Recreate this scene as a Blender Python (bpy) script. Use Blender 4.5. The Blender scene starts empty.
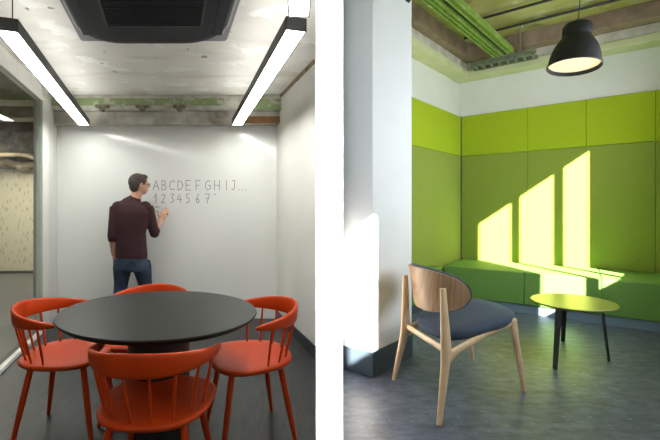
import bpy, math, random
from mathutils import Vector, Matrix
random.seed(7)
C = bpy.context.scene.collection
# ---------------------------------------------------------------- camera constants
F, PX, H, HC = 385.0, 280.0, 210.0, 1.22
sc = bpy.context.scene
cam = bpy.data.cameras.new('camera'); co = bpy.data.objects.new('camera', cam); C.objects.link(co)
co.location = (0, 0, HC); co.rotation_euler = (math.pi/2, 0, 0)
cam.sensor_fit = 'HORIZONTAL'; cam.sensor_width = 36.0; cam.lens = F/660*36
cam.shift_x = (330-PX)/660; cam.shift_y = (H-220)/660; cam.clip_start = .02
sc.camera = co
sc.view_settings.view_transform = 'Standard'; sc.view_settings.look = 'None'
sc.view_settings.gamma = 1; sc.view_settings.use_curve_mapping = False
sc.view_settings.exposure = 0.70
sc.cycles.max_bounces = 8; sc.cycles.diffuse_bounces = 4; sc.cycles.caustics_reflective = False; sc.cycles.caustics_refractive = False
# ---------------------------------------------------------------- layout directions
def at(x, y, Y): return Vector(((x-PX)/F*Y, Y, HC+(H-y)/F*Y))
def fl(x, y, z=0.): Y = (HC-z)*F/(y-H); return Vector(((x-PX)/F*Y, Y, z))
UH = Vector((-1.2805, 1, 0)).normalized()      # along the booth's back wall, towards its inner corner
WH = Vector((1.057, 1, 0)).normalized()        # into the booth
YB = 4.33                                      # meeting room back wall
def lroom(X0, Y):                              # a line of the meeting room running in depth
    return X0+.286*(YB-Y)
CN = Vector((2.745, 5.904, 0))                 # inner corner of the booth
NB = Vector((.6155, .788, 0)).normalized()     # normal of the booth's back wall
B0 = Vector((4.963, 4.172, 0))                 # booth back wall meets the window wall
def bw(s, q=0, z=0):                           # point at distance s right of the corner, q in front of the back wall
    p = CN-UH*s-NB*q; return Vector((p.x, p.y, z))
# ---------------------------------------------------------------- world, sun, area lights
w = bpy.data.worlds.new('world'); sc.world = w; w.use_nodes = True
bg = w.node_tree.nodes['Background']; bg.inputs[0].default_value = (.75, .87, 1, 1); bg.inputs[1].default_value = 2.0
def light(name, kind, loc, d, energy, col=(1, 1, 1), **k):
    l = bpy.data.lights.new(name, kind); l.energy = energy; l.color = col
    for a, b in k.items(): setattr(l, a, b)
    o = bpy.data.objects.new(name, l); C.objects.link(o); o.location = loc
    o.rotation_euler = Vector(d).to_track_quat('-Z', 'Y').to_euler(); return o
sd = UH*1.0+WH*1.0-Vector((0, 0, .763))
light('sun', 'SUN', (0, -5, 8), sd, 40.0, (1, .93, .82), angle=math.radians(.8))
# added area lamp standing in for window daylight, just inside the window wall
wl = B0-WH*2.9+UH*.14
light('daylight_fill_light', 'AREA', (wl.x, wl.y, 1.9), UH+Vector((0, 0, .15)), 47, (.86, .92, 1), shape='RECTANGLE', size=3.6, size_y=1.5)
# added fill lamp, unseen behind the camera, brightens the meeting room
light('office_fill_light', 'AREA', (-1.2, -.6, 2.42), (0, .35, -1), 14, (1, .985, .93), shape='RECTANGLE', size=1.6, size_y=.9)
light('pier_fill_light', 'AREA', (.2, -.08, 1.18), (0, 1, 0), 5, (1, 1, 1), shape='RECTANGLE', size=.06, size_y=2.0, spread=math.radians(4))  # added unseen lamp that whitens the end of the dividing wall
light('far_room_fill_light', 'AREA', (-4.9, 6.0, 2.3), (0, 0, -1), 50, (1, .95, .85), shape='RECTANGLE', size=1.5, size_y=1.5)  # lamp added out of view to light the room behind the glass
# ---------------------------------------------------------------- materials
def mat(name, col, rough=.5, col2=None, scale=8, detail=4, lo=.35, hi=.65, bump=0, bscale=None, metal=0, spec=.5, coat=0, stretch=None, emit=None, estr=0, sheen=0, bdist=.002):
    m = bpy.data.materials.new(name); m.use_nodes = True; n = m.node_tree; b = n.nodes['Principled BSDF']
    b.inputs['Base Color'].default_value = (*col, 1); b.inputs['Roughness'].default_value = rough
    b.inputs['Metallic'].default_value = metal; b.inputs['Specular IOR Level'].default_value = spec
    b.inputs['Coat Weight'].default_value = coat; b.inputs['Coat Roughness'].default_value = .08
    if sheen: b.inputs['Sheen Weight'].default_value = sheen
    if emit: b.inputs['Emission Color'].default_value = (*emit, 1); b.inputs['Emission Strength'].default_value = estr
    tc = n.nodes.new('ShaderNodeTexCoord'); mp = n.nodes.new('ShaderNodeMapping'); n.links.new(tc.outputs['Object'], mp.inputs[0])
    if stretch: mp.inputs['Scale'].default_value = stretch
    if col2:
        t = n.nodes.new('ShaderNodeTexNoise'); t.inputs['Scale'].default_value = scale; t.inputs['Detail'].default_value = detail
        n.links.new(mp.outputs[0], t.inputs[0])
        r = n.nodes.new('ShaderNodeValToRGB'); r.color_ramp.elements[0].position = lo; r.color_ramp.elements[1].position = hi
        r.color_ramp.elements[0].color = (*col, 1); r.color_ramp.elements[1].color = (*col2, 1)
        n.links.new(t.outputs[0], r.inputs[0]); n.links.new(r.outputs[0], b.inputs['Base Color']); m['ramp'] = r.name
    if bump:
        t2 = n.nodes.new('ShaderNodeTexNoise'); t2.inputs['Scale'].default_value = bscale or scale; t2.inputs['Detail'].default_value = 3
        n.links.new(mp.outputs[0], t2.inputs[0]); bp = n.nodes.new('ShaderNodeBump'); bp.inputs['Strength'].default_value = bump; bp.inputs['Distance'].default_value = bdist
        n.links.new(t2.outputs[0], bp.inputs['Height']); n.links.new(bp.outputs[0], b.inputs['Normal'])
    return m
def overlay(m, col, scale, lo, hi, detail=5, stretch=None, seed=0):   # blotches of a second colour over the base colour
    n = m.node_tree; b = n.nodes['Principled BSDF']; src = b.inputs['Base Color'].links[0].from_socket if b.inputs['Base Color'].links else None
    tc = n.nodes.new('ShaderNodeTexCoord'); mp = n.nodes.new('ShaderNodeMapping'); mp.inputs['Location'].default_value = (seed, seed*1.7, seed*.3)
    if stretch: mp.inputs['Scale'].default_value = stretch
    t = n.nodes.new('ShaderNodeTexNoise'); t.inputs['Scale'].default_value = scale; t.inputs['Detail'].default_value = detail
    n.links.new(tc.outputs['Object'], mp.inputs[0]); n.links.new(mp.outputs[0], t.inputs[0])
    r = n.nodes.new('ShaderNodeValToRGB'); r.color_ramp.elements[0].position = lo; r.color_ramp.elements[1].position = hi
    r.color_ramp.elements[0].color = (0, 0, 0, 1); r.color_ramp.elements[1].color = (1, 1, 1, 1)
    n.links.new(t.outputs[0], r.inputs[0])
    mx = n.nodes.new('ShaderNodeMix'); mx.data_type = 'RGBA'; n.links.new(r.outputs[0], mx.inputs[0])
    if src: n.links.new(src, mx.inputs[6])
    else: mx.inputs[6].default_value = b.inputs['Base Color'].default_value
    mx.inputs[7].default_value = (*col, 1); n.links.new(mx.outputs[2], b.inputs['Base Color']); return m
M = {}
M['white'] = mat('white_paint', (.72, .73, .70), .55, bump=.05, bscale=60)
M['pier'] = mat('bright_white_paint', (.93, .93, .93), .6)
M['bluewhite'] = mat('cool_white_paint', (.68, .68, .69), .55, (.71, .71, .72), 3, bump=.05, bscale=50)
M['board'] = mat('whiteboard_gloss', (.69, .705, .675), .14, (.72, .73, .70), 1.2, spec=.5)
M['rwall'] = mat('off_white_paint', (.68, .68, .62), .5, (.72, .72, .67), 1.5)
M['bandwall'] = mat('band_white_paint', (.72, .70, .64), .55, (.76, .74, .69), 2)
M['slab'] = mat('painted_concrete', (.80, .79, .73), .75, (.70, .68, .62), 2.4, 8, .5, .72, .5, 14, bdist=.01)
overlay(M['slab'], (.88, .88, .84), 5, .58, .62, 6, (1, 1, 1), 3); overlay(M['slab'], (.36, .27, .17), 9, .70, .735, 3, None, 11); overlay(M['slab'], (.62, .60, .54), 1.3, .55, .75, 8, (1, 4, 1), 5)
M['beamconc'] = mat('rough_concrete', (.42, .40, .35), .85, (.62, .60, .54), 6, 8, .4, .6, .6, 18, bdist=.015)
overlay(M['beamconc'], (.26, .21, .15), 4, .60, .70, 6, (1, 1, 1), 8)
M['greensteel'] = mat('old_green_paint', (.27, .35, .16), .6, (.50, .52, .40), 10, 6, .55, .66, .4, 20, bdist=.006)
M['rustbrown'] = mat('rusty_brown_plate', (.30, .15, .05), .8, (.20, .11, .05), 9)
M['rust'] = mat('rusty_bracket', (.12, .09, .06), .8, (.30, .26, .2), 30)
M['dfloor'] = mat('dark_vinyl', (.014, .016, .017), .45, (.033, .035, .036), 7, 8, .35, .7, .25, 60, stretch=(6, .8, 1))
M['farfloor'] = mat('far_floor', (.10, .10, .09), .5, (.12, .115, .10), 2)
M['lino'] = mat('blue_grey_linoleum', (.078, .088, .135), .40, (.132, .148, .205), 5, 8, .35, .72, .10, 40, stretch=(1, 2.0, 1), spec=.4)
overlay(M['lino'], (.050, .062, .086), 10, .42, .68, 8, (1, 2.0, 1), 4)
overlay(M['lino'], (.16, .18, .20), 22, .60, .72, 6, (1, 1.6, 1), 14)
M['skirtd'] = mat('charcoal_skirting', (.03, .034, .038), .4)
M['skirtb'] = mat('blue_grey_skirting', (.052, .075, .10), .4)
M['kick'] = mat('pale_blue_plinth', (.16, .23, .30), .45)
M['lime'] = mat('lime_felt', (.33, .42, .006), .95, (.37, .46, .010), 90, bump=.3, bscale=500)
M['green'] = mat('green_felt', (.20, .25, .025), .95, (.275, .325, .046), 160, 2, .3, .7, .4, 400, sheen=.15)
M['seatgreen'] = mat('leaf_green_fabric', (.100, .225, .034), .7, (.145, .29, .058), 160, 2, .3, .7, .3, 400)
M['black'] = mat('black_laminate', (.013, .014, .012), .42, (.015, .016, .014), 3, spec=.2)
M['lampblack'] = mat('matt_black_lamp', (.010, .010, .010), .6, spec=.3)
M['blackm'] = mat('black_metal', (.018, .018, .018), .45, bump=.1, bscale=80)
M['dgrey'] = mat('dark_grey_metal', (.085, .085, .085), .45, metal=.3)
M['acgrey'] = mat('grey_plastic_panel', (.21, .215, .235), .5, (.225, .23, .25), 2, spec=.3)
M['acdark'] = mat('dark_plastic', (.016, .017, .022), .5, (.019, .019, .025), 3, spec=.15)
M['acblack'] = mat('black_grille', (.006, .006, .007), .5, (.010, .010, .011), 40)
M['acsilver'] = mat('silver_grey_plastic', (.34, .34, .34), .35, (.38, .38, .38), 4)
M['silver'] = mat('brushed_silver', (.6, .6, .6), .3, metal=1, col2=(.5, .5, .5))
M['orange'] = mat('orange_red_lacquer', (.50, .045, .003), .45, (.55, .052, .004), 3, spec=.22)
M['tube'] = mat('opal_diffuser', (.9, .9, .9), .5, emit=(1, .99, .95), estr=22)
M['tubeup'] = mat('added_uplight_glow', (.9, .9, .9), .5, emit=(1, .99, .95), estr=3.6)  # glow for the unseen tops of the strip lights, added to light the ceiling
M['warm'] = mat('warm_diffuser', (.55, .48, .34), .5, emit=(1, .74, .42), estr=.42)
M['bulb'] = mat('bulb_glow', (.9, .85, .7), .5, emit=(1, .82, .55), estr=9)
M['lampin'] = mat('cream_lamp_interior', (.85, .74, .52), .5)
M['alu'] = mat('pale_aluminium', (.78, .78, .72), .4, (.82, .82, .77), 4)
M['greenedge'] = mat('glass_edge_green', (.60, .66, .58), .25)
M['skin'] = mat('skin', (.50, .27, .18), .5, (.55, .31, .21), 12)
M['hair'] = mat('dark_brown_hair', (.030, .020, .014), .6, (.06, .04, .027), 60, stretch=(1, 1, .2), bump=.8, bscale=90, bdist=.004)
M['sweater'] = mat('maroon_knit', (.022, .006, .008), .9, (.040, .010, .013), 70, 3, .3, .7, .8, 110, bdist=.004)
M['jeans'] = mat('blue_denim', (.014, .028, .052), .85, (.032, .056, .095), 9, 5, .4, .7, .4, 200)
M['shoe'] = mat('brown_leather', (.05, .03, .02), .4, (.06, .04, .03), 9)
M['eye'] = mat('eye_white', (.35, .30, .27), .3, (.05, .03, .02), 60)
M['ink'] = mat('marker_ink', (.20, .21, .22), .6)
M['ash'] = mat('pale_ash_wood', (.62, .42, .245), .42, (.71, .52, .33), 14, 6, .35, .7, .1, 40, stretch=(5, 5, .6))
M['walnut'] = mat('striped_veneer', (.27, .155, .08), .42, (.40, .255, .145), 24, 4, .35, .6, stretch=(5, .12, .12))
M['ply'] = mat('plywood_edge', (.55, .40, .25), .5, (.66, .50, .33), 50)
M['navy'] = mat('navy_wool', (.018, .033, .066), .8, (.030, .050, .088), 200, bump=.4, bscale=350, sheen=.08, spec=.3)
M['olivetop'] = mat('olive_lime_laminate', (.155, .18, .03), .3, (.19, .215, .045), 3, spec=.6)
M['chrome'] = mat('chrome', (.7, .7, .7), .15, (.65, .65, .65), 5, metal=1)
M['yconc'] = mat('yellowed_concrete', (.30, .27, .065), .85, (.42, .40, .15), 3, 8, .35, .65, .5, 14, bdist=.01)
overlay(M['yconc'], (.50, .48, .30), 4, .60, .66, 6, None, 2); overlay(M['yconc'], (.15, .10, .045), 2.2, .58, .68, 6, None, 9)
M['brownconc'] = mat('brown_concrete', (.22, .145, .095), .85, (.33, .24, .165), 5, 7, .35, .65, .5, 20, bdist=.01)
M['greyconc'] = mat('grey_green_concrete', (.46, .43, .34), .85, (.60, .57, .47), 6, 6, .4, .6, .3, 20)
M['cornice'] = mat('pale_green_cornice', (.55, .56, .30), .8, (.60, .61, .36), 4, 6, .4, .6, .2, 20)
M['beamgreen'] = mat('bright_green_steel', (.15, .24, .03), .55, (.23, .33, .07), 12, 6, .45, .65, .2, 30, stretch=(1, 1, 1))
M['conduit'] = mat('grey_green_conduit', (.16, .19, .12), .45, (.22, .25, .17), 20, metal=.4)
M['brownstuff'] = mat('brown_debris', (.20, .14, .075), .9, (.36, .29, .19), 7, 6)
gm = bpy.data.materials.new('clear_glass'); gm.use_nodes = True; n = gm.node_tree; n.nodes.remove(n.nodes['Principled BSDF'])
mx = n.nodes.new('ShaderNodeMixShader'); tr = n.nodes.new('ShaderNodeBsdfTransparent'); tr.inputs[0].default_value = (.95, .97, .95, 1)
gl = n.nodes.new('ShaderNodeBsdfGlossy'); gl.inputs['Roughness'].default_value = .02; mx.inputs[0].default_value = .05
n.links.new(tr.outputs[0], mx.inputs[1]); n.links.new(gl.outputs[0], mx.inputs[2]); n.links.new(mx.outputs[0], n.nodes['Material Output'].inputs[0])
M['glass'] = gm
def leafy():   # cream wallpaper with grey-green leaf strokes
    m = mat('leaf_print_wallpaper', (.62, .56, .40), .7); n = m.node_tree; b = n.nodes['Principled BSDF']
    tc = n.nodes.new('ShaderNodeTexCoord'); mp = n.nodes.new('ShaderNodeMapping'); mp.inputs['Scale'].default_value = (9, 1, 2.8); mp.inputs['Rotation'].default_value = (0, .35, 0)
    v = n.nodes.new('ShaderNodeTexVoronoi'); v.inputs['Scale'].default_value = 2.3; r = n.nodes.new('ShaderNodeValToRGB')
    r.color_ramp.elements[0].position = .20; r.color_ramp.elements[0].color = (.37, .36, .27, 1); r.color_ramp.elements[1].position = .34; r.color_ramp.elements[1].color = (.62, .56, .40, 1)
    n.links.new(tc.outputs['Object'], mp.inputs[0]); n.links.new(mp.outputs[0], v.inputs[0]); n.links.new(v.outputs['Distance'], r.inputs[0]); n.links.new(r.outputs[0], b.inputs['Base Color']); return m
M['leafy'] = leafy()
# ---------------------------------------------------------------- mesh builder
class MB:
    def __init__(s): s.v = []; s.f = []
    def add(s, vs, fs):
        k = len(s.v); s.v += [Vector(v) for v in vs]; s.f += [[i+k for i in f] for f in fs]; return s
    def box(s, x0, x1, y0, y1, z0, z1):
        return s.prism([(x0, y0), (x1, y0), (x1, y1), (x0, y1)], z0, z1)
    def prism(s, poly, z0, z1):
        a = sum(poly[i][0]*poly[(i+1) % len(poly)][1]-poly[(i+1) % len(poly)][0]*poly[i][1] for i in range(len(poly)))
        poly = [(p[0], p[1]) for p in poly]
        if a < 0: poly = poly[::-1]
        n = len(poly); vs = [(x, y, z0) for x, y in poly]+[(x, y, z1) for x, y in poly]
        return s.add(vs, [list(range(n))[::-1], list(range(n, 2*n))]+[[i, (i+1) % n, (i+1) % n+n, i+n] for i in range(n)])
    def hexa(s, lo, hi):                       # two matching quads, bottom and top
        return s.add(list(lo)+list(hi), [[3, 2, 1, 0], [4, 5, 6, 7], [0, 1, 5, 4], [1, 2, 6, 5], [2, 3, 7, 6], [3, 0, 4, 7]])
    def loft(s, rings, cap=True):
        n = len(rings[0]); k = len(rings); fs = []
        for i in range(k-1):
            for j in range(n): fs.append([i*n+j, i*n+(j+1) % n, (i+1)*n+(j+1) % n, (i+1)*n+j])
        if cap: fs += [list(range(n))[::-1], [(k-1)*n+j for j in range(n)]]
        return s.add([p for r in rings for p in r], fs)
    def tube(s, pts, rad, n=10, side=None, flat=1.0, cap=True):   # rad: number or list; flat: second radius factor; side: direction of first radius
        pts = [Vector(p) for p in pts]; rings = []
        if not isinstance(rad, (list, tuple)): rad = [rad]*len(pts)
        prev = None
        for i, p in enumerate(pts):
            t = (pts[min(i+1, len(pts)-1)]-pts[max(i-1, 0)]).normalized()
            if side is not None: a = Vector(side)
            elif prev is not None: a = prev
            else: a = Vector((0, 0, 1)) if abs(t.z) < .9 else Vector((1, 0, 0))
            a = (a-t*a.dot(t)).normalized(); b = t.cross(a); prev = a
            r = rad[i]; ra, rb = (r if isinstance(r, (list, tuple)) else (r, r*flat))
            rings.append([p+a*ra*math.cos(2*math.pi*j/n)+b*rb*math.sin(2*math.pi*j/n) for j in range(n)])
        return s.loft(rings, cap)
    def ball(s, c, rx, ry=None, rz=None, n=14, m=9, rot=None):
        ry = ry or rx; rz = rz or rx; rings = []; c = Vector(c)
        for i in range(m+1):
            ph = -math.pi/2+math.pi*(i+.02)/(m+.04); ring = []
            for j in range(n):
                th = 2*math.pi*j/n; v = Vector((rx*math.cos(ph)*math.cos(th), ry*math.cos(ph)*math.sin(th), rz*math.sin(ph)))
                ring.append(c+(rot @ v if rot else v))
            rings.append(ring)
        return s.loft(rings)
    def lathe(s, prof, c=(0, 0, 0), n=40, sx=1, sy=1, cap=True):
        c = Vector(c); return s.loft([[c+Vector((r*sx*math.cos(2*math.pi*j/n), r*sy*math.sin(2*math.pi*j/n), z)) for j in range(n)] for r, z in prof], cap)
    def build(s, name, m, parent=None, bevel=0, smooth=False, mtx=None, remesh=0, sub=0, angle=None):
        me = bpy.data.meshes.new(name); me.from_pydata([(mtx @ v) if mtx else v for v in s.v], [], s.f); me.update()
        import bmesh
        b = bmesh.new(); b.from_mesh(me); bmesh.ops.recalc_face_normals(b, faces=b.faces); b.to_mesh(me); b.free()
        o = bpy.data.objects.new(name, me); C.objects.link(o); me.materials.append(m)
        if parent: o.parent = parent
        if smooth:
            for p in me.polygons: p.use_smooth = True
            if angle:
                me.set_sharp_from_angle(angle=math.radians(angle))
        if bevel:
            d = o.modifiers.new('bevel', 'BEVEL'); d.width = bevel; d.segments = 3; d.limit_method = 'ANGLE'; d.angle_limit = math.radians(40)
            if not smooth:
                for p in me.polygons: p.use_smooth = True
                me.set_sharp_from_angle(angle=math.radians(30)); d.harden_normals = False
        if remesh:
            r = o.modifiers.new('remesh', 'REMESH'); r.mode = 'VOXEL'; r.voxel_size = remesh; r.use_smooth_shade = True
            q = o.modifiers.new('smooth', 'SMOOTH'); q.factor = .5; q.iterations = 4
        if sub:
            q = o.modifiers.new('sub', 'SUBSURF'); q.levels = sub; q.render_levels = sub
        return o
def struct(o): o['kind'] = 'structure'; return o
def tag(o, label, cat, group=None, kind=None):
    o['label'] = label; o['category'] = cat
    if group: o['group'] = group
    if kind: o['kind'] = kind
    return o
def empty(name, loc=(0, 0, 0), rz=0):
    o = bpy.data.objects.new(name, None); C.objects.link(o); o.location = loc; o.rotation_euler = (0, 0, rz); o.empty_display_size = .1; return o
def copy_tree(o, parent=None):
    c = o.copy(); C.objects.link(c); c.parent = parent
    for ch in [x for x in C.objects if x.parent == o]: copy_tree(ch, c)
    return c
def xy(p): return (p[0], p[1])
# ================================================================ SETTING
# -- floors
RW0 = -.034                                    # meeting room right wall at YB
LW0 = (57-PX)/F*YB                             # meeting room left wall at YB
nose = [(.145, 1.55), (.2536, 1.55), (.483, 2.954), (.672, 2.813)]
pk = Vector((.672, 2.813, 0)); pe = pk+WH*4.6; p411 = Vector((1.093, 3.211, 0))
# the solid wall between the two rooms
wallpoly = [(RW0, YB), (lroom(RW0, 3.172), 3.172), nose[0], nose[1], nose[2], nose[3], xy(p411), xy(p411+UH*.42), (1.35, 5.2), (.9, 5.2), (-.034, 4.6)]
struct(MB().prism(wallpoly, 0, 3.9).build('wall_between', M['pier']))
# thin painted linings on its two room sides
def slab_wall(a, b, t, z0, z1, name, m, **k):  # wall from a to b with thickness t towards its left hand side
    a = Vector((a[0], a[1], 0)); b = Vector((b[0], b[1], 0)); d = (b-a).normalized(); nrm = Vector((-d.y, d.x, 0))*t
    return struct(MB().prism([xy(a), xy(b), xy(b+nrm), xy(a+nrm)], z0, z1).build(name, m, **k))
slab_wall((RW0, YB), (lroom(RW0, 3.172), 3.172), -.004, 0, 2.47, 'wall_right', M['rwall'])
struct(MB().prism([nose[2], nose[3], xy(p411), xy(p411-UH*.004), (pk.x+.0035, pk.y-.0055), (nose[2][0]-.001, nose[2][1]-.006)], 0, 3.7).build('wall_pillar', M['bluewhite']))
# floors
rearY = -1.9
floorL = [(-9, rearY), (.2, rearY), (.2, 1.6), (.4, 3.0), (.4, 5.2), (-2.9, 5.2), (-3.2, 8.6), (-9, 8.6)]
struct(MB().prism([(-3.4, rearY), (.199, rearY), (.2, 1.6), (.4, 2.9), (.4, 5.2), (-2.7, 5.2), (-2.7, 4.7), (-2.62, 4.33), (-2.47, 3.8), (-1.7, 1.1), (-1.7, rearY)], -.1, 0).build('floor', M['dfloor']))
struct(MB().prism([(-9, rearY), (-1.7, rearY), (-1.7, 1.1), (-2.47, 3.8), (-2.62, 4.33), (-2.7, 4.7), (-2.7, 9), (-9, 9)], -.1, 0).build('floor_far_room', M['farfloor']))
struct(MB().prism([(.2, rearY-.6), (.2, 1.6), (.4, 2.9), (.4, 5.2), (1.0, 8.0), (6.5, 6.0), (7, 2), (3, -2.5)], -.1, 0).build('floor_booth', M['lino']))
# meeting room back wall (wall-wide whiteboard)
bwall = struct(MB().box(LW0-.1, RW0+.12, YB, YB+.12, 0, 2.6).build('wall_back', M['board']))
# glazed left side
gy0, gy1 = 3.80, 4.02
dL = Vector((.286, -1, 0)).normalized(); nL = Vector((-dL.y, dL.x, 0))*-1
def ls(Y): return Vector((lroom(LW0, Y), Y, 0))
a, b = ls(YB), ls(gy1)
struct(MB().prism([xy(a), xy(b), xy(b-Vector((.1, 0, 0))), xy(a-Vector((.1, 0, 0)))], 0, 2.6).build('wall_left', M['white']))
win = struct(MB().prism([xy(ls(gy0)), xy(ls(-.8)), xy(ls(-.8)-Vector((.012, 0, 0))), xy(ls(gy0)-Vector((.012, 0, 0)))], .03, 2.30).build('window_1', M['glass']))
fb = MB(); fb.prism([xy(ls(gy1)+Vector((.004, 0, 0))), xy(ls(gy0)+Vector((.004, 0, 0))), xy(ls(gy0)-Vector((.05, 0, 0))), xy(ls(gy1)-Vector((.05, 0, 0)))], 0, 2.36)
o = fb.build('window_post', M['alu'], win)
fb = MB(); fb.prism([xy(ls(gy0)+Vector((.012, 0, 0))), xy(ls(-.8)+Vector((.012, 0, 0))), xy(ls(-.8)-Vector((.05, 0, 0))), xy(ls(gy0)-Vector((.05, 0, 0)))], 2.30, 2.36)
fb.build('window_head_rail', M['alu'], win)
fb = MB(); fb.prism([xy(ls(gy0)+Vector((.010, 0, 0))), xy(ls(-.8)+Vector((.010, 0, 0))), xy(ls(-.8)-Vector((.03, 0, 0))), xy(ls(gy0)-Vector((.03, 0, 0)))], 0, .03)
fb.build('window_sill_rail', M['alu'], win)
fb = MB(); fb.prism([xy(ls(gy0)+Vector((.016, 0, 0))), xy(ls(gy0-.012)+Vector((.016, 0, 0))), xy(ls(gy0-.012)-Vector((.02, 0, 0))), xy(ls(gy0)-Vector((.02, 0, 0)))], .03, 2.30)
fb.build('glass_edge', M['greenedge'], win)
# ceiling of the meeting room
struct(MB().prism([(.14, rearY), (.14, 1.6), (.30, 3.0), (.30, 4.45), (-2.8, 4.45), (-2.40, 3.4), (-1.42, rearY)], 2.46, 2.60).build('ceiling', M['slab']))
# bulkhead above the glass
struct(MB().prism([xy(ls(YB)+Vector((0, 0, 0))), xy(ls(-.8)), xy(ls(-.8)-Vector((.1, 0, 0))), xy(ls(YB)-Vector((.1, 0, 0)))], 2.36, 2.6).build('trim_1', M['slab']))
# beam over the back wall: green steel strip, pale joint, lower concrete
xb0, xb1 = LW0+.01, RW0+.06
struct(MB().box(xb0-.02, xb1+.02, 4.15, YB, 2.30, 2.46).build('trim_2', M['beamconc'], bevel=.008))
struct(MB().box(xb0+.01, -.60, 4.143, 4.16, 2.345, 2.425).build('trim_3', M['greensteel'], bevel=.004))
struct(MB().box(-.36, RW0+.04, 4.143, 4.16, 2.30, 2.42).build('trim_4', M['greensteel'], bevel=.004))
struct(MB().box(xb0-.03, xb1+.02, 4.22, YB, 2.165, 2.30).build('trim_5', M['beamconc'], bevel=.006))
for i, x in enumerate((68, 103, 143, 180)):
    p = at(x, 107, 4.14); m = MB()
    m.box(p.x-.07, p.x+.07, 4.10, 4.15, 2.315, 2.345).tube([(p.x, 4.10, 2.30), (p.x, 4.14, 2.30)], .03, 8)
    tag(m.build('beam_bracket', M['rust'], bevel=.006), ['rusty bracket on the beam just left of the left strip light', 'rusty bracket on the beam just right of the left strip light', 'rusty bracket on the beam straight above the standing man', 'rusty bracket on the beam nearest to the right strip light'][i], 'bracket', 'rusty brackets on the green beam')
struct(MB().box(at(244, 120, 4.21).x, xb1+.02, 4.205, 4.30, 2.17, 2.245).build('trim_13', M['rustbrown'], bevel=.005))
tr14 = MB(); tr14.prism([(RW0, YB), (lroom(RW0, 3.172), 3.172), (lroom(RW0, 3.172)-.025, 3.172), (RW0-.02, YB)], 2.435, 2.459); struct(tr14.build('trim_14', M['brownstuff']))
# baseboards
slab_wall((RW0, YB-.001), (lroom(RW0, 3.172), 3.172), -.018, 0, .10, 'baseboard_right', M['skirtd'])
e1 = Vector((nose[2][0]+.003, nose[2][1]-.002, 0)); off = Vector((-NB.x, -NB.y, 0))*.014
n2 = Vector((WH.y, -WH.x, 0))
k0 = pk+off+n2*.014
struct(MB().prism([xy(e1), xy(pk), xy(p411), xy(p411+n2*.014), xy(k0), xy(e1+off)], 0, .185).build('baseboard_pillar', M['skirtb'], bevel=.002))
# far room behind the glass
struct(MB().box(-8.6, -3.5, 7.5, 7.6, 0, 2.02).build('wall_far_room', M['leafy']))
struct(MB().box(-8.6, -3.5, 7.44, 7.5, 0, .04).build('baseboard_far_room', M['skirtd']))
struct(MB().box(-9, -2.55, 8.2, 8.3, 0, 3.4).build('wall_far_back', M['brownstuff']))
struct(MB().box(-9.1, -9, rearY, 8.3, 0, 3.4).build('wall_far_left', M['rwall']))
struct(MB().prism([(-9, rearY), (-1.45, rearY), (-2.45, 3.4), (-2.85, 4.4), (-2.85, 8.3), (-9, 8.3)], 2.9, 3.0).build('ceiling_far_room', M['brownconc']))
struct(MB().box(-2.85, -2.75, YB+.12, 8.3, 0, 3.4).build('wall_far_right', M['rwall']))
for i, (y0, z0) in enumerate(((4.9, 2.62), (6.0, 2.66))):
    struct(MB().box(-8.8, -2.86, y0, y0+.3, z0, 2.9).build('trim_%d' % (20+i), M['greyconc'], bevel=.01))
# ---- booth walls
def bwq(s, q): return xy(bw(s, q))
sB = (B0-CN).dot(-UH)                          # length of the back wall
struct(MB().prism([bwq(-.15, 0), bwq(sB+.2, 0), bwq(sB+.2, -.12), bwq(-.15, -.12)], 0, 3.6).build('wall_booth_back', M['bandwall']))
lw1 = CN-WH*2.2
nl = UH*.12
struct(MB().prism([xy(CN), xy(lw1), xy(lw1+nl), xy(CN+nl)], 0, 3.6).build('wall_booth_left', M['bandwall']))
# window wall with its openings
def ww(v, t=0): p = B0-WH*v-UH*t; return xy(p)
def wwbox(mb, v0, v1, z0, z1, t=.12): mb.prism([ww(v0), ww(v1), ww(v1, t), ww(v0, t)], z0, z1)
vend = 9.0
m = MB()
wwbox(m, -.2, 1.3, 0, 3.6)
wwbox(m, 1.3, 2.68, 0, 1.12); wwbox(m, 1.3, 2.68, 3.02, 3.6)
wwbox(m, 2.68, 5.68, 0, 3.6)
wwbox(m, 5.68, 6.05, 0, 1.66); wwbox(m, 5.68, 6.05, 2.77, 3.6)
wwbox(m, 6.05, vend, 0, 3.6)
struct(m.build('wall_window_side', M['bluewhite']))
win2 = MB(); wwbox(win2, 1.3, 2.68, 1.12, 1.16, .08); win2 = struct(win2.build('window_2', M['blackm']))
for v in (1.654, 2.145):
    m = MB(); m.prism([ww(v-.04, .02), ww(v+.04, .02), ww(v+.04, .06), ww(v-.04, .06)], 1.16, 3.02); m.build('mullion', M['blackm'], win2)
win3 = MB(); wwbox(win3, 5.68, 6.05, 1.66, 1.70, .08); struct(win3.build('window_3', M['blackm']))
# unseen office shell behind the camera, added to keep the sun out
rx = (B0-WH*vend)
struct(MB().prism([(-9, rearY), (rx.x+.6, rearY), (rx.x+.6, rearY-.12), (-9, rearY-.12)], 0, 3.6).build('wall_rear', M['white']))
struct(MB().prism([(.14, rearY), (.14, 1.6), (.145, 1.62), (.10, 1.62), (.10, rearY)], 2.46, 3.6).build('trim_6', M['white']))
struct(MB().box(-9, .14, rearY-.12, 8.4, 3.55, 3.65).build('ceiling_upper', M['white']))
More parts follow.
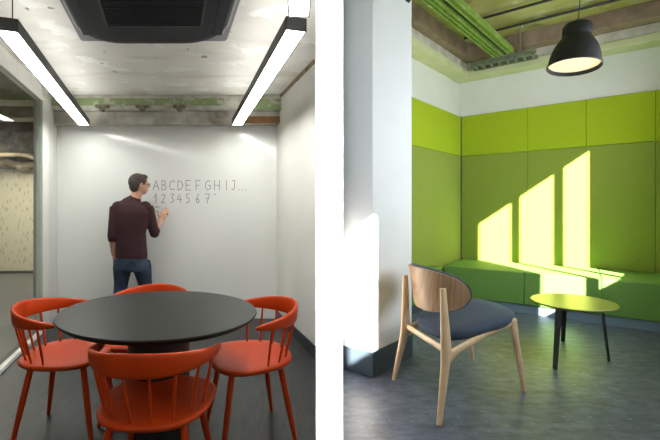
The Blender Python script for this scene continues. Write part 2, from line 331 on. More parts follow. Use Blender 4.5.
# booth ceiling
zs = 3.55
struct(MB().prism([(.14, -.45), (.14, 3.4), (.9, 6.0), (2.5, 6.8), xy(CN+NB*.2), xy(bw(sB+.14, -.14)), xy(B0-UH*.1)], zs, zs+.12).build('ceiling_booth', M['yconc']))
def corn(s0, s1, q0, q1, z0, z1, name, m):     # strip along the back wall
    struct(MB().prism([bwq(s0, q0), bwq(s1, q0), bwq(s1, q1), bwq(s0, q1)], z0, z1).build(name, m, bevel=.006))
corn(-.2, sB, 0, .26, 3.152, 3.24, 'trim_7', M['cornice'])
corn(-.2, sB, 0, .24, 3.24, 3.36, 'trim_8', M['greyconc'])
corn(-.2, sB, 0, .42, 3.36, zs, 'trim_9', M['brownconc'])
def cornl(s0, s1, q0, q1, z0, z1, name, m):    # strip along the booth's left wall
    a = CN-WH*s0; b = CN-WH*s1; r = Vector((WH.y, -WH.x, 0))
    struct(MB().prism([xy(a+r*q0), xy(b+r*q0), xy(b+r*q1), xy(a+r*q1)], z0, z1).build(name, m, bevel=.006))
cornl(-.2, 2.2, 0, .22, 3.155, 3.237, 'trim_10', M['cornice'])
cornl(-.2, 2.2, 0, .197, 3.237, 3.357, 'trim_11', M['greyconc'])
cornl(-.2, 2.2, 0, .30, 3.357, zs-.003, 'trim_12', M['brownconc'])
# ================================================================ MEETING ROOM THINGS
# strip lights
def strip_light(near, far, label, wd=.108, zb=2.12, hh=.066):
    a = Vector((near[0], near[1], 0)); b = Vector((far[0], far[1], 0)); c = (a+b)/2; d = (b-a); L = d.length; d.normalize()
    r = empty('strip_light', (c.x, c.y, zb), math.atan2(d.y, d.x)-math.pi/2)
    tag(r, label, 'ceiling light', 'suspended strip lights')
    h = wd/2
    m = MB(); m.box(-h, -h+.006, -L/2, L/2, 0, hh).box(h-.006, h, -L/2, L/2, 0, hh).box(-h, h, -L/2, L/2, hh-.006, hh).box(-h, h, -L/2, -L/2+.008, 0, hh).box(-h, h, L/2-.008, L/2, 0, hh)
    m.build('housing', M['dgrey'], r)
    MB().box(-h+.007, h-.007, -L/2+.01, L/2-.01, .004, .010).build('diffuser', M['tube'], r)
    MB().box(-h+.012, h-.012, -L/2+.03, L/2-.03, hh, hh+.003).build('added_uplight', M['tubeup'], r)  # glowing strip added on top of the housing to brighten the ceiling
    for y in ((-L/2+.10), L/2-.25):
        if L > .5 and y < 0: MB().tube([(0, y, hh), (0, y, 2.46-zb)], .003, 6).tube([(0, y, 2.45-zb), (0, y, 2.46-zb)], .02, 10).build('cable', M['blackm'], r)
    return r
yn, yf = 1.93, 4.10
strip_light(((5.5-PX)/F*yn, yn), ((84-PX)/F*yf, yf), 'long black strip light glowing white, hanging on the left side')
strip_light(((296.4-PX)/F*yn, yn), ((237-PX)/F*yf, yf), 'long black strip light glowing white, hanging on the right side')
strip_light((.072, 1.30), (.088, 1.80), 'nearest strip light, only its end showing at the top edge', .10)
# ceiling cassette
ac = empty('ceiling_cassette', (0, 0, 2.40)); tag(ac, 'dark grey square air conditioner with rounded grille set in the ceiling', 'air conditioner')
pw = 1.0; yb_ = 2.70
def sk(u, v): return (-1.40+u+.286*v, yb_-v)   # u across, v towards the camera
def rr(u0, u1, v0, v1, r, z, n=8):
    pts = []
    for cx, cy, a0 in ((u1-r, v1-r, 0), (u0+r, v1-r, 90), (u0+r, v0+r, 180), (u1-r, v0+r, 270)):
        for i in range(n+1):
            a = math.radians(a0+90*i/n); pts.append((*sk(cx+r*math.cos(a), cy+r*math.sin(a)), z))
    return pts
W_ = 1.03
MB().loft([rr(0, W_, 0, .98, .02, .06), rr(0, W_, 0, .98, .02, .015), rr(.01, W_-.01, .01, .97, .02, 0)]).build('fascia', M['acgrey'], ac)
MB().loft([rr(.04, W_-.04, .030, .93, .26, .0), rr(.042, W_-.042, .032, .93, .26, -.018), rr(.06, W_-.06, .05, .91, .25, -.034), rr(.11, W_-.11, .10, .88, .20, -.042)]).build('grille_frame', M['acdark'], ac)
ring = MB(); ring.loft([rr(.022, W_-.022, .014, .947, .275, .001), rr(.022, W_-.022, .014, .947, .275, -.006)]); ring.build('bright_trim', M['acsilver'], ac)
g = MB(); g.loft([rr(.235, W_-.20, .32, .86, .02, -.040), rr(.235, W_-.20, .32, .86, .02, -.046)])
for i in range(22):
    v = .335+i*.023; a = sk(.25, v); b = sk(W_-.215, v); g.hexa([(a[0], a[1], -.052), (b[0], b[1], -.052), (b[0], b[1]-.006, -.052), (a[0], a[1]-.006, -.052)], [(a[0], a[1], -.045), (b[0], b[1], -.045), (b[0], b[1]-.006, -.045), (a[0], a[1]-.006, -.045)])
g.build('grille', M['acblack'], ac)
for u0, u1 in ((.065, .13), (W_-.13, W_-.065)):
    m = MB(); p = [sk(u0, .2), sk(u1, .2), sk(u1, .78), sk(u0, .78)]
    m.hexa([(x, y, -.046) for x, y in p], [(x, y, -.034) for x, y in p]); m.build('louvre', M['acdark'], ac, bevel=.003)
for u in (.06, W_-.06):
    m = MB(); p = [sk(u-.012, .16), sk(u+.012, .16), sk(u+.012, .34), sk(u-.012, .34)]
    m.hexa([(x, y, -.020) for x, y in p], [(x, y, -.006) for x, y in p]); m.build('clip', M['acsilver'], ac, bevel=.003)
# table
tb = empty('meeting_table', (-.592, 1.888, 0), -.512); tag(tb, 'large round black table on a thick black pedestal', 'table')
sa, sb_ = math.sqrt(1.15), 1/math.sqrt(1.15); R = .462
MB().lathe([(R-.022, .704), (R-.004, .718), (R, .7255), (R-.003, .730), (R-.010, .730), (0.001, .730)], n=96, sx=sa, sy=sb_).build('tabletop', M['black'], tb, smooth=True, angle=25)
MB().lathe([(.001, 0.0), (.26, 0.0), (.27, .004), (.27, .012), (.24, .018), (.15, .018)], n=64).build('base_plate', M['blackm'], tb, smooth=True, angle=30)
MB().lathe([(.145, .018), (.145, .690), (.30, .690), (.30, .7045), (.001, .7045)], n=64).build('pedestal', M['blackm'], tb, smooth=True, angle=30)
# chairs
def superell(rx, ry, n, k=56, ex=2.6, ysh=0):
    out = []
    for i in range(k):
        t = 2*math.pi*i/k; c, s = math.cos(t), math.sin(t)
        out.append((math.copysign(abs(c)**(2/ex), c)*rx, math.copysign(abs(s)**(2/ex), s)*ry+ysh))
    return out
def make_chair():
    r = empty('spindle_chair')
    # seat: rounded, widest towards the front, slightly dished
    rings = []
    for sc_, z in ((.86, .418), (.95, .420), (.995, .430), (1.0, .437), (.985, .4435), (.93, .4455), (.7, .441), (.4, .438), (.1, .437)):
        rings.append([Vector((x*sc_*(1+.10*y/.22), y*sc_, z)) for x, y in superell(.228, .222, 2.5)])
    MB().loft(rings).build('seat', M['orange'], r, smooth=True)
    # legs
    for sx in (-1, 1):
        for sy in (-1, 1):
            top = Vector((sx*.135, sy*.125, .425)); bot = Vector((sx*.205, sy*.195, 0))
            pts = [top.lerp(bot, t) for t in (0, .15, .5, 1)]
            MB().tube(pts, [.0145, .0155, .0145, .0095], 14).build('leg', M['orange'], r, smooth=True, angle=50)
    # bow back
    def bowpt(ph):
        e = max(0, (abs(ph)-math.radians(40))/math.radians(75))
        x = .245*math.sin(ph); y = -.250*math.cos(ph) if abs(ph) < math.pi/2 else -.30*math.cos(ph)
        return x, y
    N = 40; rings = []; mx_ = math.radians(97)
    for i in range(N+1):
        ph = -mx_+2*mx_*i/N; x, y = bowpt(ph); e = abs(ph)/mx_
        ztop = .722-.060*e**1.6; hgt = .076*(1-e**1.8)+.020
        th = .010+.004*e
        if i in (0, N): hgt *= .6; th *= .6; ztop -= .005
        nx, ny = math.sin(ph), -math.cos(ph); l = math.hypot(nx, ny); nx /= l; ny /= l
        zc = ztop-hgt/2; lean = .10
        ring = []
        for k in range(12):
            a = 2*math.pi*k/12; ca, sa2 = math.cos(a), math.sin(a)
            dn = math.copysign(abs(ca)**.6, ca)*th; dz = math.copysign(abs(sa2)**.6, sa2)*hgt/2
            ring.append(Vector((x+nx*(dn+dz*lean), y+ny*(dn+dz*lean), zc+dz)))
        rings.append(ring)
    MB().loft(rings).build('backrest_bow', M['orange'], r, smooth=True, angle=60)
    for ph in (-78, -56, -33, -11, 11, 33, 56, 78):
        a = math.radians(ph); x, y = bowpt(a); e = abs(a)/mx_
        zt = .722-.060*e**1.6-.076*(1-e**1.8)-.020+.010
        xs, ys = .198*math.sin(a), -.196*math.cos(a)
        top = Vector((x*.985, y*.985, zt)); bot = Vector((xs, ys, .438))
        MB().tube([bot.lerp(top, t) for t in (0, .5, 1)], [.005, .0068, .0055], 8).build('spindle', M['orange'], r, smooth=True, angle=60)
    return r
proto = make_chair()
spots = [(-.505, 1.59, 0, 'orange-red spindle chair in the foreground seen from behind, back to the viewer'),
         (-1.165, 2.12, -math.radians(83), 'orange-red spindle chair at the left end of the table, beside the glass wall'),
         (-.165, 2.08, math.radians(110), 'orange-red spindle chair right of the table, beside the plain white wall'),
         (-.815, 2.36, math.radians(180), 'orange-red chair behind the table, only its curved top rail showing')]
for i, (x, y, a, lb) in enumerate(spots):
    o = proto if i == 0 else copy_tree(proto)
    o.location = (x, y, 0); o.rotation_euler = (0, 0, a); tag(o, lb, 'chair', 'orange chairs around the black table')
# handwriting on the board
G = {'A': [[(0, 0), (.5, 1), (1, 0)], [(.2, .4), (.8, .4)]], 'B': [[(0, 0), (0, 1), (.6, .95), (.7, .75), (.5, .55), (0, .5)], [(.5, .55), (.85, .3), (.6, .03), (0, 0)]],
     'C': [[(.95, .85), (.6, 1), (.15, .8), (0, .4), (.3, .03), (.9, .1)]], 'D': [[(0, 0), (0, 1), (.6, .85), (.9, .5), (.6, .1), (0, 0)]],
     'E': [[(.9, 1), (0, 1), (0, 0), (.9, 0)], [(0, .5), (.75, .5)]], 'F': [[(.9, 1), (0, 1), (0, 0)], [(0, .5), (.7, .5)]],
     'G': [[(.9, .85), (.5, 1), (.1, .7), (.05, .3), (.4, 0), (.9, .15), (.9, .5), (.5, .5)]], 'H': [[(0, 0), (0, 1)], [(.9, 0), (.9, 1)], [(0, .5), (.9, .5)]],
     'I': [[(.5, 0), (.5, 1)]], 'J': [[(.2, 1), (.8, 1)], [(.7, 1), (.7, .2), (.4, 0), (.1, .15)]], '.': [[(.4, 0), (.5, .06)]],
     '1': [[(.1, .6), (.6, 1), (.6, 0)]], '2': [[(.1, .8), (.5, 1), (.85, .75), (.1, 0), (.9, .03)]], '3': [[(.1, 1), (.85, 1), (.4, .6), (.85, .3), (.45, 0), (.1, .12)]],
     '4': [[(.5, 1), (.05, .4), (.9, .4)], [(.7, .7), (.65, 0)]], '5': [[(.9, 1), (.2, 1), (.15, .6), (.7, .55), (.8, .2), (.4, 0), (.05, .1)]],
     '6': [[(.7, 1), (.2, .5), (.2, .1), (.6, 0), (.85, .25), (.5, .5), (.2, .3)]], '7': [[(.05, 1), (.9, 1), (.4, 0)], [(.2, .5), (.75, .5)]], '"': [[(.2, .9), (.3, 1)], [(.6, .9), (.7, 1)]],
     'O': [[(.9, .85), (.5, 1), (.1, .7), (.1, .3), (.5, 0), (.8, .2)]]}
m = MB()
def write(ch, x0, x1, y0, y1):
    for st in G[ch]:
        pts = [at(x0+(x1-x0)*u, y1+(y0-y1)*v, YB-.001) for u, v in st]
        for p, q in zip(pts, pts[1:]):
            d = (q-p); d.normalize(); s = Vector((-d.z, 0, d.x))*.0038; e = d*.003
            m.hexa([p-e-s, q+e-s, q+e+s, p-e+s], [v+Vector((0, -.0008, 0)) for v in (p-e-s, q+e-s, q+e+s, p-e+s)])
for ch, a, b in (('A', 153, 159), ('B', 162, 167), ('C', 169.5, 175), ('D', 178, 183.5), ('E', 186, 191), ('F', 196, 200.5), ('G', 205, 211), ('H', 214.5, 220), ('I', 225, 228), ('J', 231, 236), ('.', 238, 240), ('.', 241.5, 243.5), ('.', 245, 247)):
    write(ch, a, b, 180.5, 190)
for ch, a, b in (('1', 154, 157.5), ('2', 161, 166), ('3', 170, 174.5), ('4', 177, 182), ('5', 186, 190), ('6', 195.5, 200), ('7', 205, 210), ('"', 213, 217)):
    write(ch, a, b, 194, 203)
write('O', 154, 159.5, 206.5, 212)
wr = m.build('marker_writing', M['ink'], bwall); wr['label'] = 'handwritten alphabet and numbers in grey marker'
# ---------------------------------------------------------------- man at the board
YM = 4.0
def mp(x, y, dy=0): return at(x, y, YM+dy)
man = empty('person', (mp(131, 300).x, YM, 0)); tag(man, 'man in maroon sweater and jeans writing on the whiteboard, seen from behind', 'person')
base = man.location.copy(); Mi = Matrix.Translation(-base)
side = Vector((.96, .28*-1, 0)).normalized()     # body's right: turned a little to the right
fwd = Vector((.28, .96, 0))
S = {}
hip = mp(131.5, 258); waist = mp(131, 243); chest = mp(131, 218); upch = mp(132, 205); nb = mp(134.5, 199)
nk = mp(137, 194); hd = mp(139, 185)
def torso(m, k=1.0, hem=True):
    m.tube([mp(131.5, 256 if hem else 262), mp(131.3, 246), mp(130.8, 234), mp(130.8, 222), mp(131.3, 212), mp(132, 206), mp(133, 201.5), mp(134.2, 198.5)],
           [(.168*k, .115*k), (.160*k, .115*k), (.158*k, .110*k), (.182*k, .118*k), (.192*k, .116*k), (.165*k, .10*k), (.105*k, .075*k), (.062*k, .058*k)], 24, side=side)
Ls = mp(116.5, 207, -.02); Rs = mp(147, 207, .02)
Le = mp(112.5, 236, -.05); Re = mp(154.5, 233, .06)
Lw = mp(114, 255, .02); Rw = mp(161, 220, .17)
def tap(a, b, n=5): return [a.lerp(b, i/(n-1)) for i in range(n)]
body = MB(); torso(body, .88, False)
body.tube([nb, nk, mp(138, 189)], [.058, .052, .052], 16)
R_ = Matrix.Rotation(-math.radians(48), 3, 'Z')   # head turned to the right
body.ball(hd+Vector((0, 0, .012)), .072, .093, .098, 20, 14, R_)
hf = R_ @ Vector((0, 1, 0)); hr = R_ @ Vector((1, 0, 0))
body.ball(hd+hf*.045+Vector((0, 0, -.055)), .048, .045, .045, 14, 9, R_)
body.ball(hd+hf*.094+Vector((0, 0, -.012)), .010, .018, .020, 10, 7, R_)
body.ball(hd+hf*.090+Vector((0, 0, -.046)), .022, .008, .008, 10, 7, R_)
for s in (-1, 1): body.ball(hd+hr*s*.074+hf*-.005+Vector((0, 0, -.008)), .010, .020, .032, 10, 7, R_)
def hand(m, wrist, d, palmn, curl, flip):
    d = d.normalized(); palmn = palmn.normalized(); s = d.cross(palmn).normalized()*flip
    pc = wrist+d*.045
    m.tube([wrist-d*.01, wrist+d*.02, wrist+d*.05, wrist+d*.085], [(.024, .018), (.034, .016), (.040, .015), (.038, .012)], 14, side=s)
    for k, (o_, L) in enumerate(((-.028, .066), (-.010, .076), (.009, .071), (.027, .055))):
        p = wrist+d*.078+s*o_; dirv = d.copy(); pts = [p]
        for j in range(3):
            dirv = (dirv+palmn*curl).normalized(); p = p+dirv*L*(.42, .32, .26)[j]; pts.append(p)
        m.tube(pts, [.0088, .0084, .0078, .0065], 8)
    p = wrist+d*.025-s*.030; m.tube([p, p+(d*.6-s*.8).normalized()*.035, p+(d*.6-s*.8).normalized()*.035+(d*.9-s*.2+palmn*.3).normalized()*.030], [.012, .010, .008], 8)
body.tube(tap(Ls, Le), [.050, .048, .045, .042, .038], 14); body.tube(tap(Le, Lw), [.038, .037, .033, .028, .024], 14)
body.tube(tap(Rs, Re), [.050, .048, .045, .042, .038], 14); body.tube(tap(Re, Rw), [.038, .037, .033, .028, .024], 14)
hand(body, Lw, Vector((.02, .05, -1)), Vector((.8, .3, 0)), .22, 1)
hand(body, Rw, Vector((.38, .25, .9)), Vector((-.1, .95, -.2)), .32, -1)
Lh = mp(123, 262); Rh = mp(141, 262)
Lk = Vector((mp(120, 290).x, YM+.02, .42)); Rk = Vector((mp(144, 290).x, YM+.05, .42))
La = Vector((mp(119, 290).x, YM-.04, .07)); Ra = Vector((mp(147, 290).x, YM, .07))
for h, k, a_ in ((Lh, Lk, La), (Rh, Rk, Ra)):
    body.tube(tap(h, k), [.075, .07, .06, .054, .048], 16); body.tube(tap(k, a_), [.048, .05, .045, .036, .032], 16)
    body.tube([a_+Vector((0, -.03, -.035)), a_+Vector((.02, .06, -.04)), a_+Vector((.04, .13, -.045))], [.03, .035, .025], 12)
body.build('body', M['skin'], man, remesh=.0048, mtx=Mi)
sw = MB(); torso(sw, 1.04)
sw.tube(tap(Ls, Le), [.066, .063, .058, .054, .050], 16); sw.tube(tap(Rs, Re), [.066, .063, .058, .054, .050], 16)
sw.ball(Ls+Vector((.018, 0, -.004)), .066); sw.ball(Rs+Vector((-.018, 0, -.004)), .066)
sw.ball(Re, .052); sw.ball(Le, .050)
sw.tube(tap(Re, Re.lerp(Rw, .28), 3), [.050, .048, .047], 16); sw.tube(tap(Le, Le.lerp(Lw, .25), 3), [.050, .047, .046], 16)
sw.tube([mp(134, 200.5), mp(135.6, 197)], [.064, .060], 18)
swo = sw.build('sweater', M['sweater'], man, remesh=.007, mtx=Mi)
sw = MB(); sw.tube([mp(131.5, 258), mp(131.5, 254)], [(.170, .120), (.174, .123)], 28, side=side); sw.build('sweater_hem', M['sweater'], swo, mtx=Mi, smooth=True, angle=50)
jn = MB(); jn.tube([mp(131.5, 250), mp(131.6, 258), mp(131.8, 266), mp(132, 271)], [(.150, .108), (.166, .122), (.172, .125), (.155, .11)], 24, side=side)
for h, k, a_ in ((Lh, Lk, La), (Rh, Rk, Ra)):
    jn.tube(tap(h, k)+tap(k, a_)[1:], [.092, .094, .084, .074, .068, .066, .064, .058, .056], 18)
jno = jn.build('jeans', M['jeans'], man, remesh=.008, mtx=Mi)
for s_ in (-1, 1):
    p = mp(131.8, 263)+side*s_*.075-fwd*.118
    MB().hexa([p+side*-.05+Vector((0, 0, -.055)), p+side*.05+Vector((0, 0, -.055)), p+side*.05+fwd*.02+Vector((0, 0, -.055)), p-side*.05+fwd*.02+Vector((0, 0, -.055))],
              [p+side*-.055+Vector((0, 0, .05)), p+side*.055+Vector((0, 0, .05)), p+side*.055+fwd*.02+Vector((0, 0, .05)), p-side*.055+fwd*.02+Vector((0, 0, .05))]).build('back_pocket', M['jeans'], jno, mtx=Mi, bevel=.006)
for a_ in (La, Ra):
    sh = MB(); sh.tube([a_+Vector((-.005, -.06, -.035)), a_+Vector((0, -.02, -.030)), a_+Vector((.02, .07, -.038)), a_+Vector((.04, .16, -.046)), a_+Vector((.045, .19, -.05))], [(.035, .030), (.044, .04), (.048, .032), (.042, .024), (.02, .014)], 16, side=Vector((1, 0, 0)))
    sh.build('shoe', M['shoe'], man, remesh=.006, mtx=Mi)
hm = MB(); hm.ball(hd-hf*.014+Vector((0, 0, .030)), .081, .096, .093, 20, 14, R_)
hm.ball(hd-hf*.045+Vector((0, 0, -.010)), .068, .055, .070, 16, 10, R_)
hm.ball(hd+hf*.045+Vector((0, 0, .085)), .055, .045, .030, 14, 9, R_)
hm.build('hair', M['hair'], man, remesh=.005, mtx=Mi)
for s_ in (-1, 1):
    MB().ball(hd+hf*.086+hr*s_*.031+Vector((0, 0, .004)), .011).build('eye', M['eye'], man, mtx=Mi, smooth=True)
gs = MB()
for s_ in (-1, 1):
    c_ = hd+hf*.096+hr*s_*.033+Vector((0, 0, .004))
    gs.tube([c_+hr*.024*math.cos(t)+Vector((0, 0, .018*math.sin(t))) for t in [i*math.pi/6 for i in range(13)]], .0025, 6)
    gs.tube([c_+hr*s_*.024, hd+hr*s_*.080+hf*.06+Vector((0, 0, .006)), hd+hr*s_*.081-hf*.005+Vector((0, 0, .004))], .0025, 6)
gs.tube([hd+hf*.098-hr*.01+Vector((0, 0, .006)), hd+hf*.098+hr*.01+Vector((0, 0, .006))], .0025, 6)
gs.build('glasses', M['blackm'], man, mtx=Mi)
mk = Rw+Vector((.38, .25, .9)).normalized()*.10+Vector((.0, .035, 0))
pen = MB(); pen.tube([mk+Vector((.03, -.05, -.03)), mk+Vector((-.02, .07, .04))], .007, 10); pen = pen.build('marker_pen', M['blackm'], mtx=None, smooth=True, angle=50)
tag(pen, 'dark marker pen in the raised hand of the man', 'pen')
# ---------------------------------------------------------------- exposed services in the far room
for i, (x0, y0, z0, x1, y1, z1, r, lb) in enumerate(((-6.6, 7.2, 2.30, -4.2, 6.6, 2.45, .10, 'fat crumpled duct above the leaf wallpaper, uppermost'),
                                             (-6.4, 7.0, 2.14, -4.6, 7.3, 2.06, .07, 'sagging brown duct just above the leaf wallpaper'),
                                             (-6.0, 6.5, 2.20, -4.2, 7.1, 2.20, .05, 'thin bent duct crossing below the far room ceiling'))):
    a = Vector((x0, y0, z0)); b = Vector((x1, y1, z1)); pts = [a.lerp(b, t/14)+Vector((0, random.uniform(-.03, .03), random.uniform(-.05, .05))) for t in range(15)]
    m = MB().tube(pts, [r*random.uniform(.75, 1.2) for _ in pts], 12)
    for t in (2, 10): m.tube([pts[t], (pts[t].x, pts[t].y, 2.897)], .006, 6)
    tag(m.build('air_duct', M['brownstuff'], smooth=True, angle=40), lb, 'duct', 'ducts in the room behind the glass')
# ================================================================ BOOTH THINGS
# upholstered wall panels
zt, zm, zb = 2.635, 2.033, .30
def seg(s0, s1, z0, z1, m, label, back=True):
    g_ = .001
    if back: p = [bwq(s0+g_, .001), bwq(s1-g_, .001), bwq(s1-g_, .045), bwq(s0+g_, .045)]
    else:
        r = Vector((WH.y, -WH.x, 0)); a = CN-WH*(s0+g_); b = CN-WH*(s1-g_); p = [xy(a+r*.001), xy(b+r*.001), xy(b+r*.045), xy(a+r*.045)]
    mb = MB().prism(p, z0+.002, z1-.002)
    o = mb.build('wall_panel', m, bevel=.006); tag(o, label, 'panel', 'upholstered panels in the booth'); return o
def s_at(x):                                   # distance along the back wall for a picture column (used once for the panel joints)
    k = (x-PX)/F; s = (3.775-k*5.1)/(1.2805+k); p = Vector((3.775-1.2805*s, 5.1+s, 0)); return (p-CN).dot(-UH)
j = [.046, s_at(528), s_at(586), s_at(655), sB]
nm = ['beside the corner', 'second from the corner', 'third from the corner', 'at the right edge of the view']
for i in range(4):
    seg(j[i], j[i+1], zm, zt, M['lime'], 'lime upholstered upper panel on the back wall, '+nm[i])
    seg(j[i], j[i+1], zb, zm, M['green'], 'tall green lower panel on the back wall, '+nm[i])
seg(.046, 2.1, zm, zt, M['lime'], 'lime upper panel on the left wall beside the pillar', False)
seg(.046, 2.1, zb, zm, M['green'], 'tall green lower panel on the left wall beside the pillar', False)
# bench
be = empty('booth_bench', bw(0, 0)); tag(be, 'long green upholstered bench running under the green wall panels', 'bench')
Mb = Matrix.Translation(-be.location); QF = 1.0
bs = [.05, s_at(528)+.05, s_at(586)+.12, s_at(655)+.2, sB-.22]
for i in range(4):
    MB().prism([bwq(bs[i]+.001, .05), bwq(bs[i+1]-.001, .05), bwq(bs[i+1]-.001, QF), bwq(bs[i]+.001, QF)], .10, .484).build('seat_section', M['seatgreen'], be, bevel=.012, mtx=Mb)
MB().prism([bwq(.05, .06), bwq(sB-.22, .06), bwq(sB-.22, QF-.02), bwq(.05, QF-.02)], 0, .10).build('plinth', M['kick'], be, mtx=Mb)
r = Vector((WH.y, -WH.x, 0)); a = CN-WH*(1.06)+r*.05; b = CN-WH*2.05+r*.05
MB().prism([xy(a), xy(b), xy(b+r*.16), xy(a+r*.16)], .10, .484).build('side_section', M['seatgreen'], be, bevel=.014, mtx=Mb)
MB().prism([xy(a), xy(b), xy(b+r*.14), xy(a+r*.14)], 0, .10).build('side_plinth', M['skirtb'], be, mtx=Mb)
# coffee table
ct = empty('coffee_table', (2.44, 3.208, 0)); tag(ct, 'small round olive-topped table with three black legs', 'table')
a_, b_ = .313*math.sqrt(1.15), .313/math.sqrt(1.15)
MB().lathe([(.93, .440), (.985, .446), (1, .452), (1, .457), (.99, .460), (.001, .460)], n=80, sx=a_, sy=b_).build('tabletop', M['olivetop'], ct, smooth=True, angle=25, mtx=Matrix.Rotation(.62, 4, 'Z'))
for px_, tx in (((555, 369), -.08), ((609, 361), .15), ((563, 341), -.07)):
    p = fl(*px_)-ct.location; top = Vector((p.x*.80, p.y*.80, .441)); d = Vector((p.x, p.y, 0)).normalized(); s_ = Vector((-d.y, d.x, 0))
    wd = .022
    MB().hexa([p-s_*wd*.7-d*.006, p+s_*wd*.7-d*.006, p+s_*wd*.7+d*.006, p-s_*wd*.7+d*.006], [top-s_*wd-d*.008, top+s_*wd-d*.008, top+s_*wd+d*.008, top-s_*wd+d*.008]).build('leg', M['blackm'], ct, bevel=.002)
m = MB()
for px_ in ((555, 369), (609, 361), (563, 341)):
    p = fl(*px_)-ct.location; m.tube([(0, 0, .436), (p.x*.84, p.y*.84, .436)], .009, 8)
m.build('support_frame', M['blackm'], ct)
# pendant lamp
lp = empty('pendant_lamp', (2.50, 3.28, 2.42)); tag(lp, 'black dome pendant lamp with warm glow hanging over the booth', 'pendant lamp')
lp.rotation_euler = (math.radians(-2), math.radians(7), 0)
k = .186
shade = MB().lathe([(k*.995, .035), (k, .022), (k*1.03, .014), (k*1.05, .020), (k*1.04, .032), (k*.99, .055), (k*.97, .09), (k*.90, .15), (k*.80, .20), (k*.66, .245), (k*.56, .27), (k*.545, .285), (k*.56, .295), (k*.56, .365), (k*.50, .385), (k*.1, .388), (.001, .388),
            (.001, .37), (k*.4, .26), (k*.62, .23), (k*.84, .15), (k*.95, .07), (k*.995, .035)], n=64, cap=False).build('shade', M['lampblack'], lp, smooth=True, angle=50)
MB().lathe([(k*.975, .046), (k*.975, .050), (.001, .052), (.001, .046)], n=64).build('diffuser', M['warm'], shade, smooth=True, angle=30)
MB().tube([(0, 0, .385), (0, 0, .40), (0, 0, zs-2.42)], [.012, .004, .004], 8).tube([(0, 0, zs-2.44), (0, 0, zs-2.42)], .05, 16).build('cord', M['blackm'], lp)
pl = light('pendant_bulb', 'SPOT', (2.50, 3.28, 2.44), (0, 0, -1), 16, (1, .8, .5), spot_size=math.radians(130), spot_blend=.8, shadow_soft_size=.12)
# services under the booth ceiling
gb0 = at(495, 57, 4.95); r = Vector((WH.y, -WH.x, 0))
def chan(a, L, w0, w1, z0, z1, m, parent=None, name='x', **k2):
    b = a-WH*L; return MB().prism([xy(a+r*w0), xy(b+r*w0), xy(b+r*w1), xy(a+r*w1)], z0, z1).build(name, m, parent, **k2)
ga = Vector(((494-PX)/F*5.0, 5.0, 0)); zg = 1.22+(210-57)/F*5.0
bm_ = chan(ga, 4.6, 0, .235, zg, zg+.05, M['beamgreen'], name='ceiling_beam', bevel=.006); tag(bm_, 'bright green ribbed steel beam under the booth ceiling', 'beam')
for i, (w0, w1) in enumerate(((0, .018), (.045, .06), (.09, .105), (.165, .18), (.217, .235))):
    chan(ga-WH*.01, 4.58, w0, w1, zg-.022, zg+.001, M['beamgreen'], bm_, 'rib', bevel=.003)
chan(ga-WH*.01, 4.58, .13, .143, zg-.012, zg+.001, M['blackm'], bm_, 'dark_cable')
# cable tray parallel to the back wall
ty = 3.19
tr0 = CN-UH*.28-NB*.32
m = MB()
for q in (0, .22): m.prism([xy(tr0-NB*q), xy(tr0-NB*q-UH*.75), xy(tr0-NB*(q+.02)-UH*.75), xy(tr0-NB*(q+.02))], ty, ty+.05)
for s in range(8):
    p = tr0-UH*(.03+s*.095); m.prism([xy(p), xy(p-UH*.03), xy(p-UH*.03-NB*.24), xy(p-NB*.24)], ty, ty+.012)
tag(m.build('cable_tray', M['conduit'], bevel=.003), 'short slotted cable tray at the end of the green beam', 'cable tray')
m = MB()
p0 = at(520, 52, 4.75); z1_ = zs-.03
m.tube([(p0.x, p0.y, ty), (p0.x, p0.y, z1_-.08), (p0.x+.02, p0.y-.015, z1_-.02), (p0.x+.08, p0.y-.06, z1_), (p0.x+1.12, p0.y-.875, z1_)], .012, 10)
tag(m.build('conduit_pipe', M['silver'], smooth=True, angle=50), 'thin pale pipe rising from the cable tray and bending right', 'pipe')
for i, (q, z, lb) in enumerate(((.80, 3.50, 'dark cable conduit along the ceiling behind the pendant lamp'), (1.25, 3.50, 'dark cable conduit crossing the ceiling in front of the pendant cord'))):
    a = bw(.25, q, z); b = bw(sB-.28, q, z); tag(MB().tube([a, b], .016, 8).build('cable_conduit', M['blackm']), lb, 'conduit', 'dark conduits under the booth ceiling')
p = at(404, 1, 3.16)
m = MB().box(p.x-.04, p.x+.05, p.y-.03, p.y+.03, p.z-.01, p.z+.05)
tag(m.build('ceiling_clamp', M['blackm'], bevel=.006), 'small dark clamp at the top corner of the pillar', 'clamp')
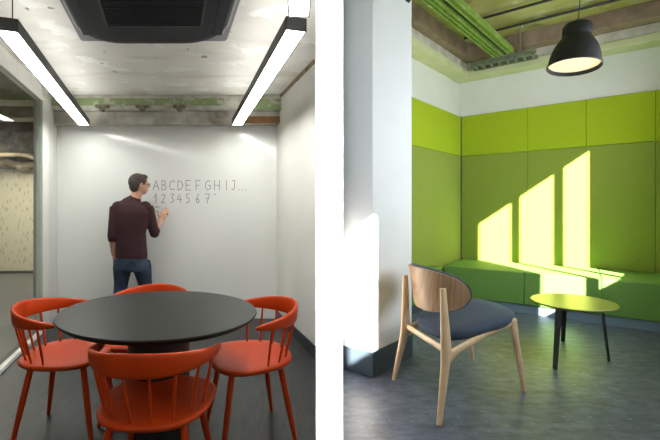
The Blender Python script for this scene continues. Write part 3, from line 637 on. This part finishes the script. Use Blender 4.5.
# ---------------------------------------------------------------- lounge chair
lc = empty('wooden_lounge_chair', (1.233, 2.667, 0))
tag(lc, 'pale wooden armless chair with navy padded seat and veneer back', 'chair')
EX = Vector((.08, -.552, 0))/.62; EY = Vector((.718, .373, 0))/.6; SZ = 1.12      # across (towards the viewer), forward, up
def L3(x, y, z): v = EX*x+EY*(y-.3); return Vector((v.x, v.y, z*SZ))
fw = EY.normalized()
for s in (1, -1):
    rb = L3(s*.328, -.012, 0); rj = L3(s*.285, .055, .335); rt = L3(s*.265, .045, .675)
    rl = MB().tube([rb, rb.lerp(rj, .5), rb.lerp(rj, .85), rj, rj.lerp(rt, .4), rt], [(.016, .014), (.025, .018), (.033, .020), (.042, .021), (.033, .020), (.022, .012)], 16, side=fw).build('rear_leg', M['ash'], lc, smooth=True, angle=50)
    fb_ = L3(s*.30, .61, 0); ft = L3(s*.275, .535, .435)
    fl_ = MB().tube([fb_, fb_.lerp(ft, .6), fb_.lerp(ft, .88), ft], [(.015, .013), (.024, .017), (.033, .019), (.037, .020)], 16, side=fw).build('front_leg', M['ash'], lc, smooth=True, angle=50)
    MB().tube([L3(s*.284, .045, .300), L3(s*.282, .13, .340), L3(s*.278, .34, .395), L3(s*.275, .545, .425)], [(.040, .014), (.024, .014), (.020, .014), (.024, .014)], 16, side=(0, 0, 1)).build('side_rail', M['ash'], lc, smooth=True, angle=50)
    for q, lg in ((rb, rl), (fb_, fl_)): MB().lathe([(.001, 0), (.010, 0), (.010, .006), (.001, .006)], c=q, n=12).build('foot_glide', M['chrome'], lg)
MB().tube([L3(-.285, .06, .345), L3(.285, .06, .345)], [(.020, .013)]*2, 16, side=(0, 0, 1)).build('rear_rail', M['ash'], lc, smooth=True, angle=50)
MB().tube([L3(-.275, .50, .405), L3(.275, .50, .405)], [(.020, .013)]*2, 16, side=(0, 0, 1)).build('front_rail', M['ash'], lc, smooth=True, angle=50)
def seat_ring(scl, z):
    out = []
    for x, y in superell(.30, .278, 2.5, 60, 3.3):
        y2 = y*scl; x2 = x*scl*(1+.05*y/.245)
        out.append(L3(x2, .350+y2, z+.10*(y2+.265)-.010*(abs(x2)/.3)**2*0))
    return out
MB().loft([seat_ring(.90, .366), seat_ring(.97, .370), seat_ring(1.0, .388), seat_ring(.99, .408), seat_ring(.93, .420), seat_ring(.6, .420), seat_ring(.2, .417), seat_ring(.02, .417)]).build('seat_pad', M['navy'], lc, smooth=True)
def backpt(u, v, off):
    th = u*math.radians(68); Rb = .36
    yy = .02+(1-math.cos(th))*Rb*.80+v*-.02
    xx = math.sin(th)*Rb*1.04-.095
    nx, ny = -math.sin(th), math.cos(th)
    return L3(xx+nx*off, yy+ny*off+.035, .622+v*.128)
def shell(off0, off1, shrink, m, name, bulge=0):
    out = superell(1, 1, 0, 64, 2.2); lv = (.02, .2, .4, .6, .8, .92, 1)
    A = [[backpt(u*s*shrink, v*s*shrink, off0) for u, v in out] for s in lv]
    B = [[backpt(u*s*shrink, v*s*shrink, off1+bulge*(1-s**4)) for u, v in out] for s in lv[::-1]]
    return MB().loft(A+B).build(name, m, lc, smooth=True, angle=55)
shell(-.002, .004, 1.0, M['walnut'], 'backrest_shell')
shell(.004, .012, 1.0, M['ply'], 'backrest_edge')
shell(.012, .046, 1.03, M['navy'], 'backrest_pad', .012)
